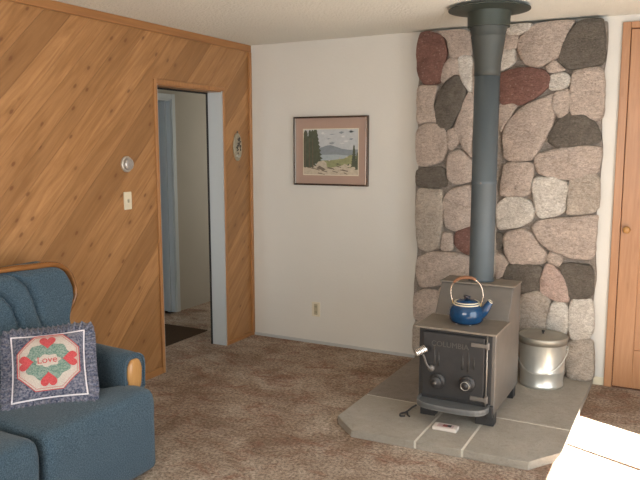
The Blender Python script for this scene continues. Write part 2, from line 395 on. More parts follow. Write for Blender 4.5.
# stone facing on the back wall
STONES = [
    ('r',[(1.492,2.314),(1.515,2.411),(1.572,2.422),(1.685,2.384),(1.716,2.255),(1.689,2.181),(1.668,2.062),(1.546,2.054),(1.504,2.13)]),
    ('p',[(1.62,2.418),(1.871,2.414),(1.891,2.244),(1.801,2.242),(1.744,2.231),(1.726,2.329),(1.697,2.383)]),
    ('w',[(1.795,2.235),(1.9,2.236),(1.907,1.992),(1.87,2.001),(1.809,2.115)]),
    ('d',[(1.77,2.11),(1.81,2.093),(1.864,1.993),(1.801,1.83),(1.732,1.709),(1.664,1.725),(1.628,1.895),(1.693,2.045)]),
    ('p',[(1.505,2.045),(1.66,2.044),(1.622,1.941),(1.625,1.818),(1.526,1.804),(1.502,1.929)]),
    ('p',[(1.69,2.174),(1.736,2.224),(1.791,2.228),(1.802,2.116),(1.762,2.118),(1.692,2.06),(1.675,2.092)]),
    ('p',[(1.87,1.986),(1.908,1.977),(1.913,1.797),(1.795,1.769)]),
    ('w',[(2.111,2.393),(2.141,2.421),(2.203,2.43),(2.294,2.418),(2.272,2.38),(2.205,2.357),(2.143,2.362)]),
    ('p',[(2.207,2.319),(2.313,2.413),(2.489,2.428),(2.565,2.41),(2.516,2.344),(2.491,2.263),(2.464,2.193),(2.336,2.134),(2.249,2.17),(2.209,2.245)]),
    ('d',[(2.475,2.205),(2.495,2.287),(2.539,2.354),(2.593,2.414),(2.727,2.42),(2.745,2.327),(2.753,2.13),(2.607,2.12),(2.538,2.112),(2.483,2.157)]),
    ('p',[(2.103,2.356),(2.205,2.353),(2.19,2.265),(2.099,2.271)]),
    ('w',[(2.099,2.262),(2.182,2.259),(2.187,2.173),(2.086,2.117)]),
    ('r',[(2.089,2.104),(2.164,2.127),(2.275,2.134),(2.384,2.114),(2.42,2.064),(2.407,2.004),(2.331,1.939),(2.247,1.899),(2.096,1.897)]),
    ('p',[(2.401,2.137),(2.447,2.173),(2.484,2.133),(2.509,2.11),(2.468,2.098),(2.409,2.1)]),
    ('w',[(2.422,2.076),(2.515,2.089),(2.558,2.04),(2.52,1.993),(2.426,1.979)]),
    ('p',[(2.562,2.093),(2.63,2.111),(2.751,2.113),(2.762,1.813),(2.725,1.778),(2.643,1.816),(2.562,1.817),(2.554,2.01)]),
    ('p',[(2.456,1.966),(2.549,1.986),(2.55,1.842),(2.493,1.795),(2.442,1.869)]),
    ('p',[(2.091,1.905),(2.215,1.892),(2.162,1.812),(2.102,1.701)]),
    ('p',[(2.124,1.693),(2.143,1.757),(2.243,1.873),(2.403,1.94),(2.449,1.955),(2.478,1.9),(2.45,1.766),(2.395,1.657),(2.339,1.525),(2.144,1.516)]),
    ('d',[(2.429,1.643),(2.452,1.718),(2.502,1.805),(2.553,1.831),(2.631,1.816),(2.709,1.768),(2.75,1.695),(2.747,1.635),(2.614,1.622),(2.483,1.608)]),
    ('p',[(2.344,1.56),(2.458,1.592),(2.64,1.618),(2.757,1.608),(2.756,1.521),(2.737,1.441),(2.636,1.412),(2.519,1.396),(2.383,1.428),(2.343,1.49)]),
    ('p',[(2.141,1.502),(2.339,1.508),(2.332,1.406),(2.318,1.281),(2.13,1.276),(2.122,1.316)]),
    ('w',[(2.331,1.361),(2.35,1.406),(2.452,1.412),(2.559,1.377),(2.565,1.311),(2.548,1.172),(2.388,1.13),(2.362,1.192)]),
    ('g',[(2.575,1.387),(2.61,1.425),(2.753,1.435),(2.762,1.188),(2.562,1.159),(2.567,1.256)]),
    ('w',[(2.099,1.211),(2.16,1.259),(2.237,1.27),(2.322,1.24),(2.354,1.185),(2.34,1.12),(2.259,1.066),(2.105,1.036)]),
    ('p',[(2.349,1.071),(2.382,1.115),(2.609,1.147),(2.753,1.174),(2.751,1.071),(2.747,0.877),(2.621,0.871),(2.486,0.912),(2.402,0.966),(2.355,1.035)]),
    ('p',[(2.15,0.987),(2.189,1.033),(2.287,1.053),(2.344,1.02),(2.381,0.951),(2.452,0.898),(2.437,0.823),(2.211,0.801),(2.165,0.878)]),
    ('p',[(2.454,0.856),(2.472,0.907),(2.548,0.874),(2.533,0.812),(2.468,0.835)]),
    ('p',[(2.104,0.881),(2.152,0.855),(2.19,0.799),(2.156,0.723),(2.111,0.681)]),
    ('d',[(2.1,1.021),(2.144,1.006),(2.152,0.921),(2.104,0.892)]),
    ('d',[(2.158,0.76),(2.188,0.798),(2.416,0.809),(2.412,0.708),(2.406,0.641),(2.289,0.605),(2.178,0.598)]),
    ('k',[(2.448,0.824),(2.498,0.81),(2.557,0.747),(2.594,0.639),(2.605,0.571),(2.516,0.576),(2.418,0.621),(2.419,0.726)]),
    ('d',[(2.53,0.821),(2.618,0.835),(2.743,0.83),(2.753,0.617),(2.612,0.592),(2.578,0.706)]),
    ('g',[(2.281,0.594),(2.398,0.628),(2.483,0.576),(2.465,0.399),(2.443,0.343),(2.274,0.322)]),
    ('w',[(2.492,0.568),(2.598,0.553),(2.603,0.354),(2.542,0.338),(2.463,0.372)]),
    ('w',[(2.613,0.572),(2.644,0.597),(2.754,0.607),(2.766,0.346),(2.628,0.317),(2.613,0.382)]),
    ('g',[(2.601,0.302),(2.767,0.329),(2.776,0.195),(2.786,0.058),(2.613,0.03)]),
    ('g',[(2.274,0.304),(2.583,0.326),(2.601,0.029),(2.286,-0.021)]),
    ('p',[(1.502,1.947),(1.619,1.935),(1.636,1.838),(1.678,1.781),(1.594,1.796),(1.509,1.773)]),
    ('p',[(1.506,1.742),(1.585,1.782),(1.697,1.766),(1.725,1.713),(1.728,1.59),(1.684,1.51),(1.591,1.473),(1.514,1.481),(1.499,1.608)]),
    ('d',[(1.507,1.454),(1.713,1.469),(1.736,1.332),(1.632,1.32),(1.506,1.326)]),
    ('p',[(1.734,1.722),(1.779,1.744),(1.818,1.66),(1.774,1.59),(1.741,1.607)]),
    ('p',[(1.742,1.563),(1.828,1.599),(1.917,1.503),(1.921,1.377),(1.798,1.346),(1.738,1.395)]),
    ('p',[(1.813,1.851),(1.905,1.917),(1.916,1.529),(1.855,1.599),(1.789,1.721)]),
    ('p',[(1.709,1.232),(1.763,1.306),(1.921,1.354),(1.929,1.062),(1.807,1.011),(1.728,1.043)]),
    ('g',[(1.514,1.308),(1.632,1.311),(1.703,1.304),(1.709,1.051),(1.698,0.885),(1.603,0.851),(1.525,0.874),(1.506,1.096)]),
    ('p',[(1.723,0.997),(1.793,0.992),(1.792,0.873),(1.702,0.867)]),
    ('r',[(1.807,1.002),(1.93,1.053),(1.935,0.847),(1.884,0.853),(1.806,0.911)]),
    ('p',[(1.523,0.79),(1.623,0.847),(1.811,0.853),(1.936,0.82),(1.939,0.703),(1.797,0.676),(1.704,0.608),(1.55,0.571),(1.513,0.685)]),
    ('p',[(1.504,0.523),(1.59,0.56),(1.686,0.56),(1.685,0.419),(1.633,0.341),(1.504,0.326)]),
    ('g',[(1.5,0.306),(1.694,0.359),(1.702,0.025),(1.505,0.043)]),
    ('p',[(1.682,0.584),(1.927,0.643),(1.951,0.3),(1.708,0.406)]),
    ('g',[(1.717,0.377),(2.236,0.306),(2.247,-0.013),(1.725,0.028)]),
    ('p',[(1.956,0.646),(2.141,0.641),(2.235,0.335),(1.972,0.332)]),
    ('p',[(1.904,2.206),(2.07,2.196),(2.084,1.962),(1.912,1.934)]),
    ('g',[(1.913,1.907),(2.085,1.929),(2.089,1.59),(1.924,1.52)]),
    ('p',[(1.924,1.493),(2.077,1.549),(2.097,1.141),(1.934,1.169)]),
    ('g',[(1.942,1.127),(2.098,1.106),(2.111,0.696),(1.954,0.697)]),
    ('p',[(1.905,2.433),(2.083,2.425),(2.076,2.229),(1.911,2.232)]),
]

def chaikin(p, it=2, k_=.16):
    for _ in range(it):
        q = []
        for i in range(len(p)):
            a, b = p[i], p[(i+1) % len(p)]
            q += [(a[0]*(1-k_)+b[0]*k_, a[1]*(1-k_)+b[1]*k_), (a[0]*k_+b[0]*(1-k_), a[1]*k_+b[1]*(1-k_))]
        p = q
    return p
bm = bmesh.new()
# mortar bed with an uneven edge
left = [(1.503+.012*math.sin(z*9)+.01*noise.noise(Vector((z*7, 1, 0))), z) for z in [i*.06 for i in range(41)]]
right = [(2.750+.008*math.sin(z*8+2)+.010*noise.noise(Vector((z*6, 5, 0))), z) for z in [i*.06 for i in range(41)]]
prism(bm, [(x, min(z, 2.432)) for x, z in left]+[(x, min(z, 2.432)) for x, z in right[::-1]], 'y', -.072, -.0)
CI = dict(p=1, g=2, w=3, r=4, d=5, k=6)
for si, (c, poly) in enumerate(STONES):
    cx = sum(p[0] for p in poly)/len(poly); cz = sum(p[1] for p in poly)/len(poly)
    P = chaikin(poly, 2)
    ex = .009
    P = [(x+(x-cx)/math.hypot(x-cx, z-cz)*ex, z+(z-cz)/math.hypot(x-cx, z-cz)*ex) for x, z in P]
    Q_ = []
    for i in range(len(P)):
        a, b_ = P[i], P[(i+1) % len(P)]; m_ = max(1, int(math.hypot(a[0]-b_[0], a[1]-b_[1])/.018))
        Q_ += [(a[0]+(b_[0]-a[0])*q/m_, a[1]+(b_[1]-a[1])*q/m_) for q in range(m_)]
    P = [(x+.005*noise.noise(Vector((x*22, z*22, si))), z+.005*noise.noise(Vector((x*22, z*22, si+50)))) for x, z in Q_]
    P = [(min(max(x, 1.485), 2.79), min(z, 2.428)) for x, z in P]
    size = min(.25, max(abs(p[0]-cx)+abs(p[1]-cz) for p in P))
    rnd = random.Random(si); tx, tz = rnd.uniform(-.05, .05), rnd.uniform(-.05, .05)
    rings = []
    for fr, h in ((1.0, -.055), (.997, -.088), (.98, -.100), (.94, -.106), (.80, -.110), (.55, -.112), (.3, -.113)):
        ring = []
        for x, z in P:
            X, Z = cx+(x-cx)*fr, cz+(z-cz)*fr
            n = noise.noise(Vector((X*9, Z*9, si*3.1)))*.016+noise.noise(Vector((X*26, Z*26, si)))*.006
            y = h+(n+tx*(X-cx)+tz*(Z-cz) if fr < .97 else 0)
            ring.append(bm.verts.new((X, y, Z)))
        rings.append(ring)
    m = len(P)
    for a, b in zip(rings, rings[1:]):
        for i in range(m):
            f = bm.faces.new((a[i], a[(i+1) % m], b[(i+1) % m], b[i])); f.material_index = CI[c]; f.smooth = True
    f = bm.faces.new(rings[-1]); f.material_index = CI[c]; f.smooth = True
o = obj('stone_wall_facing', bm, STONE_MATS)
tag(o, 'floor to ceiling mixed fieldstone facing with grey, white, red and dark stones behind the stove', 'stone wall')

# hearth
HZ = .045
hp = [(1.528, -.012), (1.528, -1.43), (1.685, -1.578), (2.645, -1.535), (2.772, -1.34), (2.772, -.012)]
bm = bmesh.new(); prism(bm, [(2.15+(x-2.15)*.994, -.8+(y+.8)*.993) for x, y in hp], 'z', 0, HZ-.002, 1)
def inter(poly, x0, x1, y0, y1):
    p = clip(poly, 1, 0, x1); p = clip(p, -1, 0, -x0) if p else p
    p = clip(p, 0, 1, y1) if p else p; return clip(p, 0, -1, -y0) if p else p
g = .0065
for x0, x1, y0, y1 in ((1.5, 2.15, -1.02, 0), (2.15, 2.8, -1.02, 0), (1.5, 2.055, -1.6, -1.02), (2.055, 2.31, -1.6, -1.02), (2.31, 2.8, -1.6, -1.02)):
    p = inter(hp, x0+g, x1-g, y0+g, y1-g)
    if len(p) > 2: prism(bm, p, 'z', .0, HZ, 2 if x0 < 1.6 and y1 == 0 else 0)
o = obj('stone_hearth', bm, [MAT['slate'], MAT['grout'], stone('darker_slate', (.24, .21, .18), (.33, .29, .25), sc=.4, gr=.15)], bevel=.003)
tag(o, 'low grey slate hearth slab with clipped front corners under the wood stove', 'hearth')

# ================================================================== WOOD STOVE
SX, SY = 2.155, -.9
st = thing('wood_stove', 'black steel step-top wood stove standing on the slate hearth', 'stove', (0, 0, 0))
x0, x1 = 1.932, 2.382
yf, yb = -1.175, -.575
bm = bmesh.new()
prof = [(yf, .115), (yf, .578), (-.90, .578), (-.775, .772), (yb, .772), (yb, .115)]
prism(bm, prof, 'x', x0, x1)
obj('firebox', bm, MAT['steel'], st, bevel=.006)
bm = bmesh.new(); box(bm, x0-.018, x1+.010, yf-.045, -.885, .578, .590)
obj('cooking_plate', bm, MAT['plate'], st, bevel=.003)
bm = bmesh.new(); box(bm, x0-.006, x1+.008, -.79, yb-.01, .772, .783)
obj('upper_plate', bm, MAT['plate'], st, bevel=.003)
bm = bmesh.new(); box(bm, x0+.006, x1-.02, yf-.006, yf, .12, .572)
fp = obj('front_plate', bm, MAT['black'], st, bevel=.002)
bm = bmesh.new(); box(bm, 1.962, 2.325, yf-.026, yf-.006, .175, .556)
dr = obj('stove_door', bm, MAT['black'], st, bevel=.006)
T = Matrix.Translation((2.125, yf-.027, .492)) @ Matrix.Rotation(PI/2, 4, 'X')
obj('raised_lettering', text_bm('COLUMBIA', .044, .002, T), plain('worn_iron_letters', (.10, .094, .085), .45, .4), dr)
relief = plain('worn_iron', (.055, .053, .05), .45, .4)
for i, (x, z0, z1) in enumerate(((2.035, .34, .475), (2.06, .36, .45), (2.20, .36, .455), (2.235, .35, .47), (2.265, .37, .44))):
    bm = bmesh.new(); tube(bm, [(x, yf-.026, z0), (x+.003, yf-.028, (z0+z1)/2), (x, yf-.026, z1)], [.006, .004, .0015], 6)
    obj('cast_tree_relief', bm, relief, dr, smooth=True)

bm = bmesh.new(); tube(bm, [(2.338, yf-.022, .165), (2.338, yf-.022, .572)], .0045, 8)
obj('hinge_rod', bm, plain('worn_hinge', (.26, .24, .21), .4, .5), st, smooth=True)
for z in (.515, .205):
    bm = bmesh.new(); box(bm, 2.25, 2.338, yf-.037, yf-.026, z-.011, z+.011); lathe(bm, [(.011, z-.020), (.011, z+.020)], 12, (2.340, yf-.024, 0))
    obj('hinge', bm, MAT['steel'], st, bevel=.002)
for x, z, lit in ((2.058, .275, 0), (2.232, .283, 1)):
    bm = bmesh.new()
    lathe(bm, [(.046, 0), (.046, -.008), (.040, -.013), (.020, -.015), (.020, -.026), (.034, -.030), (.036, -.044), (.028, -.050), (.012, -.050), (.010, -.056), (0, -.057)], 24, (x, yf-.026, z), 'y')
    kn = obj('draft_knob', bm, MAT['black'], st, smooth=True)
    if not lit:
        bm = bmesh.new(); lathe(bm, [(.010, -.055), (.010, -.060), (0, -.062)], 12, (x, yf-.026, z), 'y'); obj('screw', bm, MAT['steel'], kn, smooth=True); continue
    bm = bmesh.new(); tube(bm, [(x+.024*math.cos(a), yf-.0765, z+.024*math.sin(a)) for a in [i*PI/10 for i in range(20)]], .0025, 6, True)
    obj('glint_ring', bm, plain('rim_glint', (.40, .38, .33), .35, .7), kn, smooth=True)  # glint on the lit knob's rim, put into a pale ring's colour
# door handle: latch boss, slanted lever and coiled chrome grip
bm = bmesh.new(); lathe(bm, [(.020, 0), (.020, -.012), (.012, -.02), (0, -.02)], 16, (2.020, yf-.026, .345), 'y')
tube(bm, cat([(2.020, yf-.045, .345), (2.000, yf-.055, .37), (1.985, yf-.065, .42), (1.975, yf-.075, .440)]), .006, 8)
hd = obj('door_handle', bm, MAT['steel'], st, smooth=True)
bm = bmesh.new(); A0, B0 = Vector((2.006, yf-.085, .474)), Vector((1.955, yf-.115, .446))
pts = []
for i in range(7*14+1):
    t_ = i/(7*14); a = 2*PI*7*t_; d = (B0-A0).normalized(); s_ = d.cross(Vector((0, 0, 1))).normalized(); q_ = d.cross(s_)
    pts.append(A0+(B0-A0)*t_+(s_*math.cos(a)+q_*math.sin(a))*.021)
tube(bm, pts, .0042, 6)
tube(bm, [A0-(B0-A0)*.1, B0], .009, 10)
tube(bm, [(1.975, yf-.075, .440), A0], .006, 8)
obj('coil_grip', bm, MAT['chrome'], hd, smooth=True)
# ash shelf: D shaped lip
bm = bmesh.new()
def dshape(r, x0=1.945, x1=2.362, y0=yf, dep=.150):
    cx = (x0+x1)/2; hw = (x1-x0)/2-r; out = [(cx-hw, y0)]
    for i in range(17):
        a = PI-PI*i/16; c, s_ = math.cos(a), math.sin(a)
        out.append((cx+hw*math.copysign(abs(c)**.55, c), y0-(dep-r)*abs(s_)**.6))
    out.append((cx+hw, y0)); return out
prism(bm, dshape(0), 'z', .148, .156)
outer, inner = dshape(0), dshape(.012)
for (a, b) in ((outer, inner),):
    n_ = len(a)
    V = [[bm.verts.new((p[0], p[1], z)) for p in L] for L, z in ((a, .14), (a, .172), (b, .172), (b, .156))]
    for L0, L1 in zip(V, V[1:]):
        for i in range(n_-1): bm.faces.new((L0[i], L0[i+1], L1[i+1], L1[i]))
obj('ash_shelf', bm, plain('ash_shelf_steel', (.17, .175, .175), .42, .4, .2, 20), st)
for (a, b, c, d) in ((1.945, 2.035, yf+.0, yf+.07), (2.275, 2.380, yf+.0, yf+.07), (1.945, 2.0, yb-.10, yb-.03), (2.325, 2.378, yb-.10, yb-.03)):
    bm = bmesh.new(); box(bm, a, b, c, d, HZ, .118)
    obj('leg', bm, MAT['black'], st, bevel=.004)
bm = bmesh.new(); box(bm, 2.345, 2.378, yf-.03, yf, .10, .17)
obj('shelf_bracket', bm, MAT['black'], st, bevel=.004)

# stovepipe
PX, PY = 2.158, -.682
sp = thing('stovepipe', 'blue grey sheet metal stovepipe rising from the wood stove to the ceiling', 'stovepipe', (PX, PY, .783))
pipe_m = plain('stovepipe_enamel', (.075, .092, .102), .6, .15, .12, 8, .04)
flue_m = plain('dark_flue_paint', (.050, .056, .052), .6, .15, .15, 8, .04)
bm = bmesh.new(); lathe(bm, [(.078, 0), (.078, .02), (.0755, .022), (.0755, .60), (.0775, .602), (.0775, .625), (.0755, .627), (.0755, 1.28)], 48)
pp = obj('lower_pipe', bm, pipe_m, sp, smooth=True)
for sz in (.61,):
    bm = bmesh.new(); lathe(bm, [(.006, -.003), (.006, .003), (.0, .004)], 10, (.0, -.077, sz), 'y'); obj('screw', bm, MAT['steel'], pp)
bm = bmesh.new(); lathe(bm, [(.0775, 1.25), (.0775, 1.29), (.079, 1.33), (.088, 1.39), (.099, 1.47), (.101, 1.475), (.101, 1.485), (.099, 1.49), (.112, 1.54), (.115, 1.60)], 48)
obj('flared_adapter', bm, flue_m, sp, smooth=True)
bm = bmesh.new(); lathe(bm, [(.124, 1.535), (.126, 1.60), (.130, 1.622), (.240, 1.634), (.240, 1.640), (.12, 1.656)], 56)
obj('ceiling_flange', bm, plain('green_black_flange', (.035, .045, .037), .5, .15), sp, smooth=True).modifiers.new('e', 'EDGE_SPLIT')

# kettle
kt = thing('tea_kettle', 'blue enamel tea kettle with a wooden bail grip on the stove top', 'kettle', (2.166, -1.02, .590))
enamel = plain('blue_enamel', (.008, .042, .105), .10, 0, .5, 30)
bm = bmesh.new(); lathe(bm, [(.070, .002), (.086, .006), (.098, .022), (.104, .050), (.102, .080), (.092, .100), (.074, .111), (.070, .112)], 40)
obj('kettle_body', bm, enamel, kt, smooth=True)
for px_, py_ in ((-.05, -.06), (.05, -.06), (0, .07)):
    bm = bmesh.new(); lathe(bm, [(.006, 0), (.006, .006)], 8, (px_*.8, py_, 0)); obj('foot', bm, MAT['cord'], kt)
bm = bmesh.new(); tube(bm, [(.074*math.cos(a), .074*math.sin(a), .112) for a in [i*PI/16 for i in range(32)]], .0042, 8, True)
obj('rim', bm, MAT['ivory'], kt, smooth=True)
bm = bmesh.new(); lathe(bm, [(.070, .112), (.068, .122), (.050, .133), (.015, .139)], 32)
lid = obj('lid', bm, enamel, kt, smooth=True)
bm = bmesh.new(); lathe(bm, [(.009, .137), (.009, .144), (.020, .150), (.020, .158), (0, .165)], 20); obj('lid_knob', bm, plain('black_knob', (.02, .02, .03), .3), lid, smooth=True)
bm = bmesh.new(); tube(bm, [(.070*math.cos(a), .070*math.sin(a), .124) for a in [i*PI/16 for i in range(32)]], .0032, 8, True); obj('lid_rim', bm, MAT['ivory'], lid, smooth=True)
bm = bmesh.new(); tube(bm, cat([(.075, 0, .055), (.102, -.004, .080), (.122, -.006, .110), (.140, -.008, .140)]), [.034-.0010*i for i in range(19)], 16)
s_ = obj('spout', bm, enamel, kt, smooth=True)
bm = bmesh.new(); tube(bm, [(.1405+.0145*math.cos(a)*.75, -.008+.0145*math.sin(a), .141-.0145*math.cos(a)*.6) for a in [i*PI/10 for i in range(20)]], .0025, 6, True); obj('spout_rim', bm, MAT['ivory'], s_, smooth=True)
for sx in (-1, 1):
    bm = bmesh.new(); tube(bm, cat([(sx*.080, -.006, .100), (sx*.086, 0, .124), (sx*.080, .006, .100)], 5), .003, 6); obj('ear', bm, MAT['brass'], kt, smooth=True)
arc = cat([(-.086, 0, .120), (-.098, 0, .165), (-.092, 0, .215), (-.060, 0, .252), (-.010, 0, .268), (.040, 0, .262), (.078, 0, .228), (.094, 0, .172), (.086, 0, .120)], 5)
bm = bmesh.new(); tube(bm, arc, .0030, 8)
hb = obj('bail_wire', bm, plain('pale_wire', (.75, .62, .50), .25, .9), kt, smooth=True)
bm = bmesh.new(); gr = arc[12:27]
tube(bm, gr, [.0070+.0015*(i % 2)+.0025*math.sin(PI*i/(len(gr)-1)) for i in range(len(gr))], 10)
obj('bail_grip', bm, plain('brown_wood_grip', (.22, .10, .05), .5, 0, .4, 40), hb, smooth=True)

# galvanised can
gal = N('galvanised_steel', .36, .7); v = gal.coord(); f = gal.noise(v, 14, 3); f2 = gal.noise(gal.coord((60, 60, 1.5)), 1, 3)
gal.color(gal.mix(f, (.55, .57, .54), (.74, .75, .70))); gal.bump(f2, .25, .003); gal = gal.m
cn = thing('ash_can', 'galvanised metal ash can with lid on the hearth right of the stove', 'bucket', (2.480, -.29, HZ))
bm = bmesh.new(); lathe(bm, [(.134, .0), (.139, .004), (.139, .018), (.136, .022), (.141, .10), (.143, .104), (.143, .112), (.141, .116), (.151, .285), (.154, .290), (.154, .298), (.15, .30)], 56)
obj('can_body', bm, gal, cn, smooth=True)
bm = bmesh.new(); lathe(bm, [(.155, .292), (.157, .290), (.158, .328), (.155, .334), (.148, .335), (.144, .331), (.10, .335), (.04, .341), (0, .342)], 56)
ld = obj('lid', bm, plain('dull_lid_steel', (.34, .325, .28), .5, .6, .12, 10), cn, smooth=True)
bm = bmesh.new(); lathe(bm, [(.005, .338), (.005, .352), (.010, .355), (.010, .364), (0, .367)], 16); obj('lid_knob', bm, MAT['black'], ld, smooth=True)
for sx in (-1, 1):
    bm = bmesh.new(); tube(bm, [(sx*(.150+.010*math.sin(a)), .018*math.cos(a), .262+.018*math.sin(a*2)*.4) for a in [i*PI/8 for i in range(9)]], .004, 8); obj('handle_ear', bm, gal, cn, smooth=True)
bm = bmesh.new(); tube(bm, [(.163*math.cos(a), -.163*math.sin(a)*1.0, .262-.155*math.sin(a)) for a in [i*PI/20 for i in range(21)]], .0028, 8); obj('bail_wire', bm, gal, cn, smooth=True)

# small box lying before the stove
mb = thing('matchbox', 'small white box with dark red print lying on the hearth before the stove', 'matchbox', (2.150, -1.325, HZ))
mb.rotation_euler = (0, 0, .03)
bm = bmesh.new(); box(bm, -.068, .068, -.034, .034, 0, .018); obj('carton', bm, plain('white_card', (.56, .50, .45), .6, var=.05), mb, bevel=.0015)
pr = bmesh.new(); box(pr, -.045, .045, -.020, .022, .018, .0186, 0); box(pr, -.015, .010, -.014, .016, .0186, .0190, 1); box(pr, .010, .032, -.010, .018, .0186, .0190, 2)
obj('printed_panel', pr, [plain('faded_mauve_print', (.42, .30, .29), .6), plain('dark_red_print', (.20, .045, .035), .6), plain('black_print', (.03, .03, .025), .6)], mb)

# hooked iron tool
bm = bmesh.new()
tube(bm, cat([(1.927, -1.185, .098), (1.905, -1.20, .085), (1.885, -1.212, .066), (1.868, -1.222, .054)])
     + cat([(1.868, -1.222, .054), (1.850, -1.245, .052), (1.862, -1.278, .052), (1.885, -1.265, .052)]), .0055, 8)
tube(bm, cat([(1.880, -1.215, .060), (1.895, -1.245, .052), (1.912, -1.262, .052)]), .005, 8)
tag(obj('iron_hook', bm, MAT['black'], smooth=True), 'black iron hook with curled ends lying on the hearth by the stove leg', 'stove tool')

# ================================================================== WALL THINGS
# framed landscape
pf = thing('framed_picture', 'framed mountain lake watercolour with mauve mat on the cream wall', 'picture', (.757, 0, 1.58))
wv, hv = .328, .272; b_ = .014
bm = bmesh.new()
box(bm, -wv, -wv+b_, -.026, 0, -hv, hv); box(bm, wv-b_, wv, -.026, 0, -hv, hv); box(bm, -wv+b_, wv-b_, -.026, 0, hv-b_, hv); box(bm, -wv+b_, wv-b_, -.026, 0, -hv, -hv+b_)
obj('frame', bm, plain('dark_metal_frame', (.10, .075, .06), .25, .8), pf, bevel=.002)
bm = bmesh.new(); 
for q in ((-wv+b_, -wv+b_+.005, -hv+b_, hv-b_), (wv-b_-.005, wv-b_, -hv+b_, hv-b_)): obj('silver_lip', bx(q[0], q[1], -.025, -.010, q[2], q[3]), MAT['chrome'], pf)
bm = bmesh.new(); box(bm, -wv+b_, wv-b_, -.012, -.006, -hv+b_, hv-b_)
obj('mat_board', bm, plain('mauve_mat', (.36, .25, .20), .8, var=.04), pf)
aw, az0, az1 = .240, -.186, .170
bm = bmesh.new(); box(bm, -aw-.006, aw+.006, -.0130, -.012, az0-.006, az1+.006)
obj('mat_bevel', bm, MAT['ivory'], pf)
# the painting: sky, hills, lake, meadow, rocks and firs as thin paint layers
pm = [plain('paint_'+n_, c_, .7, var=v_, scale=45) for n_, c_, v_ in (('sky', (.44, .46, .47), .15), ('hill', (.21, .24, .26), .2), ('lake', (.33, .38, .40), .15), ('meadow', (.25, .26, .13), .35), ('rock', (.46, .40, .31), .35), ('fir', (.075, .085, .055), .4), ('trunk', (.12, .09, .06), .3), ('shade', (.16, .13, .10), .3), ('cloud', (.56, .57, .56), .1))]
bm = bmesh.new()
def layer(pts, i, mi):
    vs = [bm.verts.new((x, -.0134-.0002*i, z)) for x, z in pts]
    f = bm.faces.new(vs); f.material_index = mi
zz = lambda t: az0+(az1-az0)*t
xx = lambda t: -aw+2*aw*t
layer([(xx(0), zz(0)), (xx(1), zz(0)), (xx(1), zz(1)), (xx(0), zz(1))], 0, 0)
layer([(xx(a), zz(b)) for a, b in ((.2, .4), (1, .4), (1, .56), (.85, .55), (.72, .57), (.6, .62), (.5, .655), (.42, .64), (.33, .60), (.2, .56))], 1, 1)
layer([(xx(a), zz(b)) for a, b in ((.2, .28), (.9, .28), (.9, .42), (.6, .45), (.4, .44), (.2, .46))], 2, 2)
layer([(xx(a), zz(b)) for a, b in ((.25, .12), (1, .12), (1, .42), (.86, .44), (.75, .36), (.5, .32), (.25, .31))], 3, 3)
layer([(xx(a), zz(b)) for a, b in ((0, 0), (1, 0), (1, .18), (.85, .24), (.68, .20), (.5, .15), (.40, .19), (.38, .29), (.28, .31), (.22, .20), (0, .23))], 4, 4)
rp = random.Random(3)
for i in range(16):
    a, b = rp.uniform(.02, .85), rp.uniform(.02, .2); l = rp.uniform(.05, .14)
    layer([(xx(a), zz(b)), (xx(a+l), zz(b-.03)), (xx(a+l), zz(b-.012)), (xx(a), zz(b+.02))], 5, 7)
def fir(cx, base, top, hw, i):
    L = []; R_ = []; n = 9
    for j in range(n):
        t_ = j/n; z_ = base+(top-base)*t_; w_ = hw*(1-t_*.85)
        R_ += [(cx+w_, z_), (cx+w_*.6, z_+(top-base)/n*.7)]; L += [(cx-w_, z_), (cx-w_*.6, z_+(top-base)/n*.7)]
    layer([(xx(max(0, min(1, a))), zz(min(.995, b))) for a, b in R_+[(cx, top)]+L[::-1]], i, 5)
for i, q in enumerate(((.04, .16, .99, .17), (.12, .20, 1.0, .12), (.17, .24, 1.0, .13), (.225, .27, 1.04, .15), (.93, .18, .66, .06), (.99, .12, .5, .05))): fir(*q, 6+i)
for a in (.02, .10, .165): layer([(xx(a), zz(.15)), (xx(a+.018), zz(.15)), (xx(a+.014), zz(.8)), (xx(a+.004), zz(.8))], 13, 6)
layer([(xx(a), zz(b)) for a, b in ((.24, .14), (.38, .09), (.44, .13), (.43, .26), (.38, .31), (.28, .29), (.24, .22))], 14, 4)
layer([(xx(a), zz(b)) for a, b in ((.24, .14), (.38, .09), (.42, .12), (.36, .16), (.30, .20))], 15, 7)
for i in range(14):
    a, b = rp.uniform(.3, .9), rp.uniform(.68, .95); l, w_ = rp.uniform(.04, .13), rp.uniform(.008, .03)
    layer([(xx(a), zz(b)), (xx(a+l*.5), zz(b-w_)), (xx(min(.99, a+l)), zz(b+.01)), (xx(a+l*.5), zz(b+w_))], 1, 8 if i % 2 else 1)
for i in range(22):
    a, b = rp.uniform(.42, .95), rp.uniform(.16, .40); l = rp.uniform(.03, .09)
    layer([(xx(a), zz(b)), (xx(a+l*.5), zz(b-.012)), (xx(min(.99, a+l)), zz(b)), (xx(a+l*.5), zz(b+.014))], 5+.1*i, (3, 5, 4)[i % 3])
obj('landscape_painting', bm, pm, pf)

# wall outlet
ot = thing('wall_outlet', 'ivory electrical outlet low on the cream wall below the framed picture', 'outlet', (.621, 0, .288))
bm = bmesh.new(); box(bm, -.037, .037, -.006, 0, -.060, .060); obj('cover_plate', bm, MAT['ivory'], ot, bevel=.002)
bm = bmesh.new(); box(bm, -.016, .016, -.0085, -.006, -.045, .045); rc = obj('receptacle', bm, plain('tan_plastic', (.36, .32, .22), .4), ot, bevel=.001)
for z in (-.022, .022):
    for x in (-.007, .005): obj('slot', bx(x, x+.002, -.0090, -.0084, z-.006, z+.006), MAT['dark'], rc)

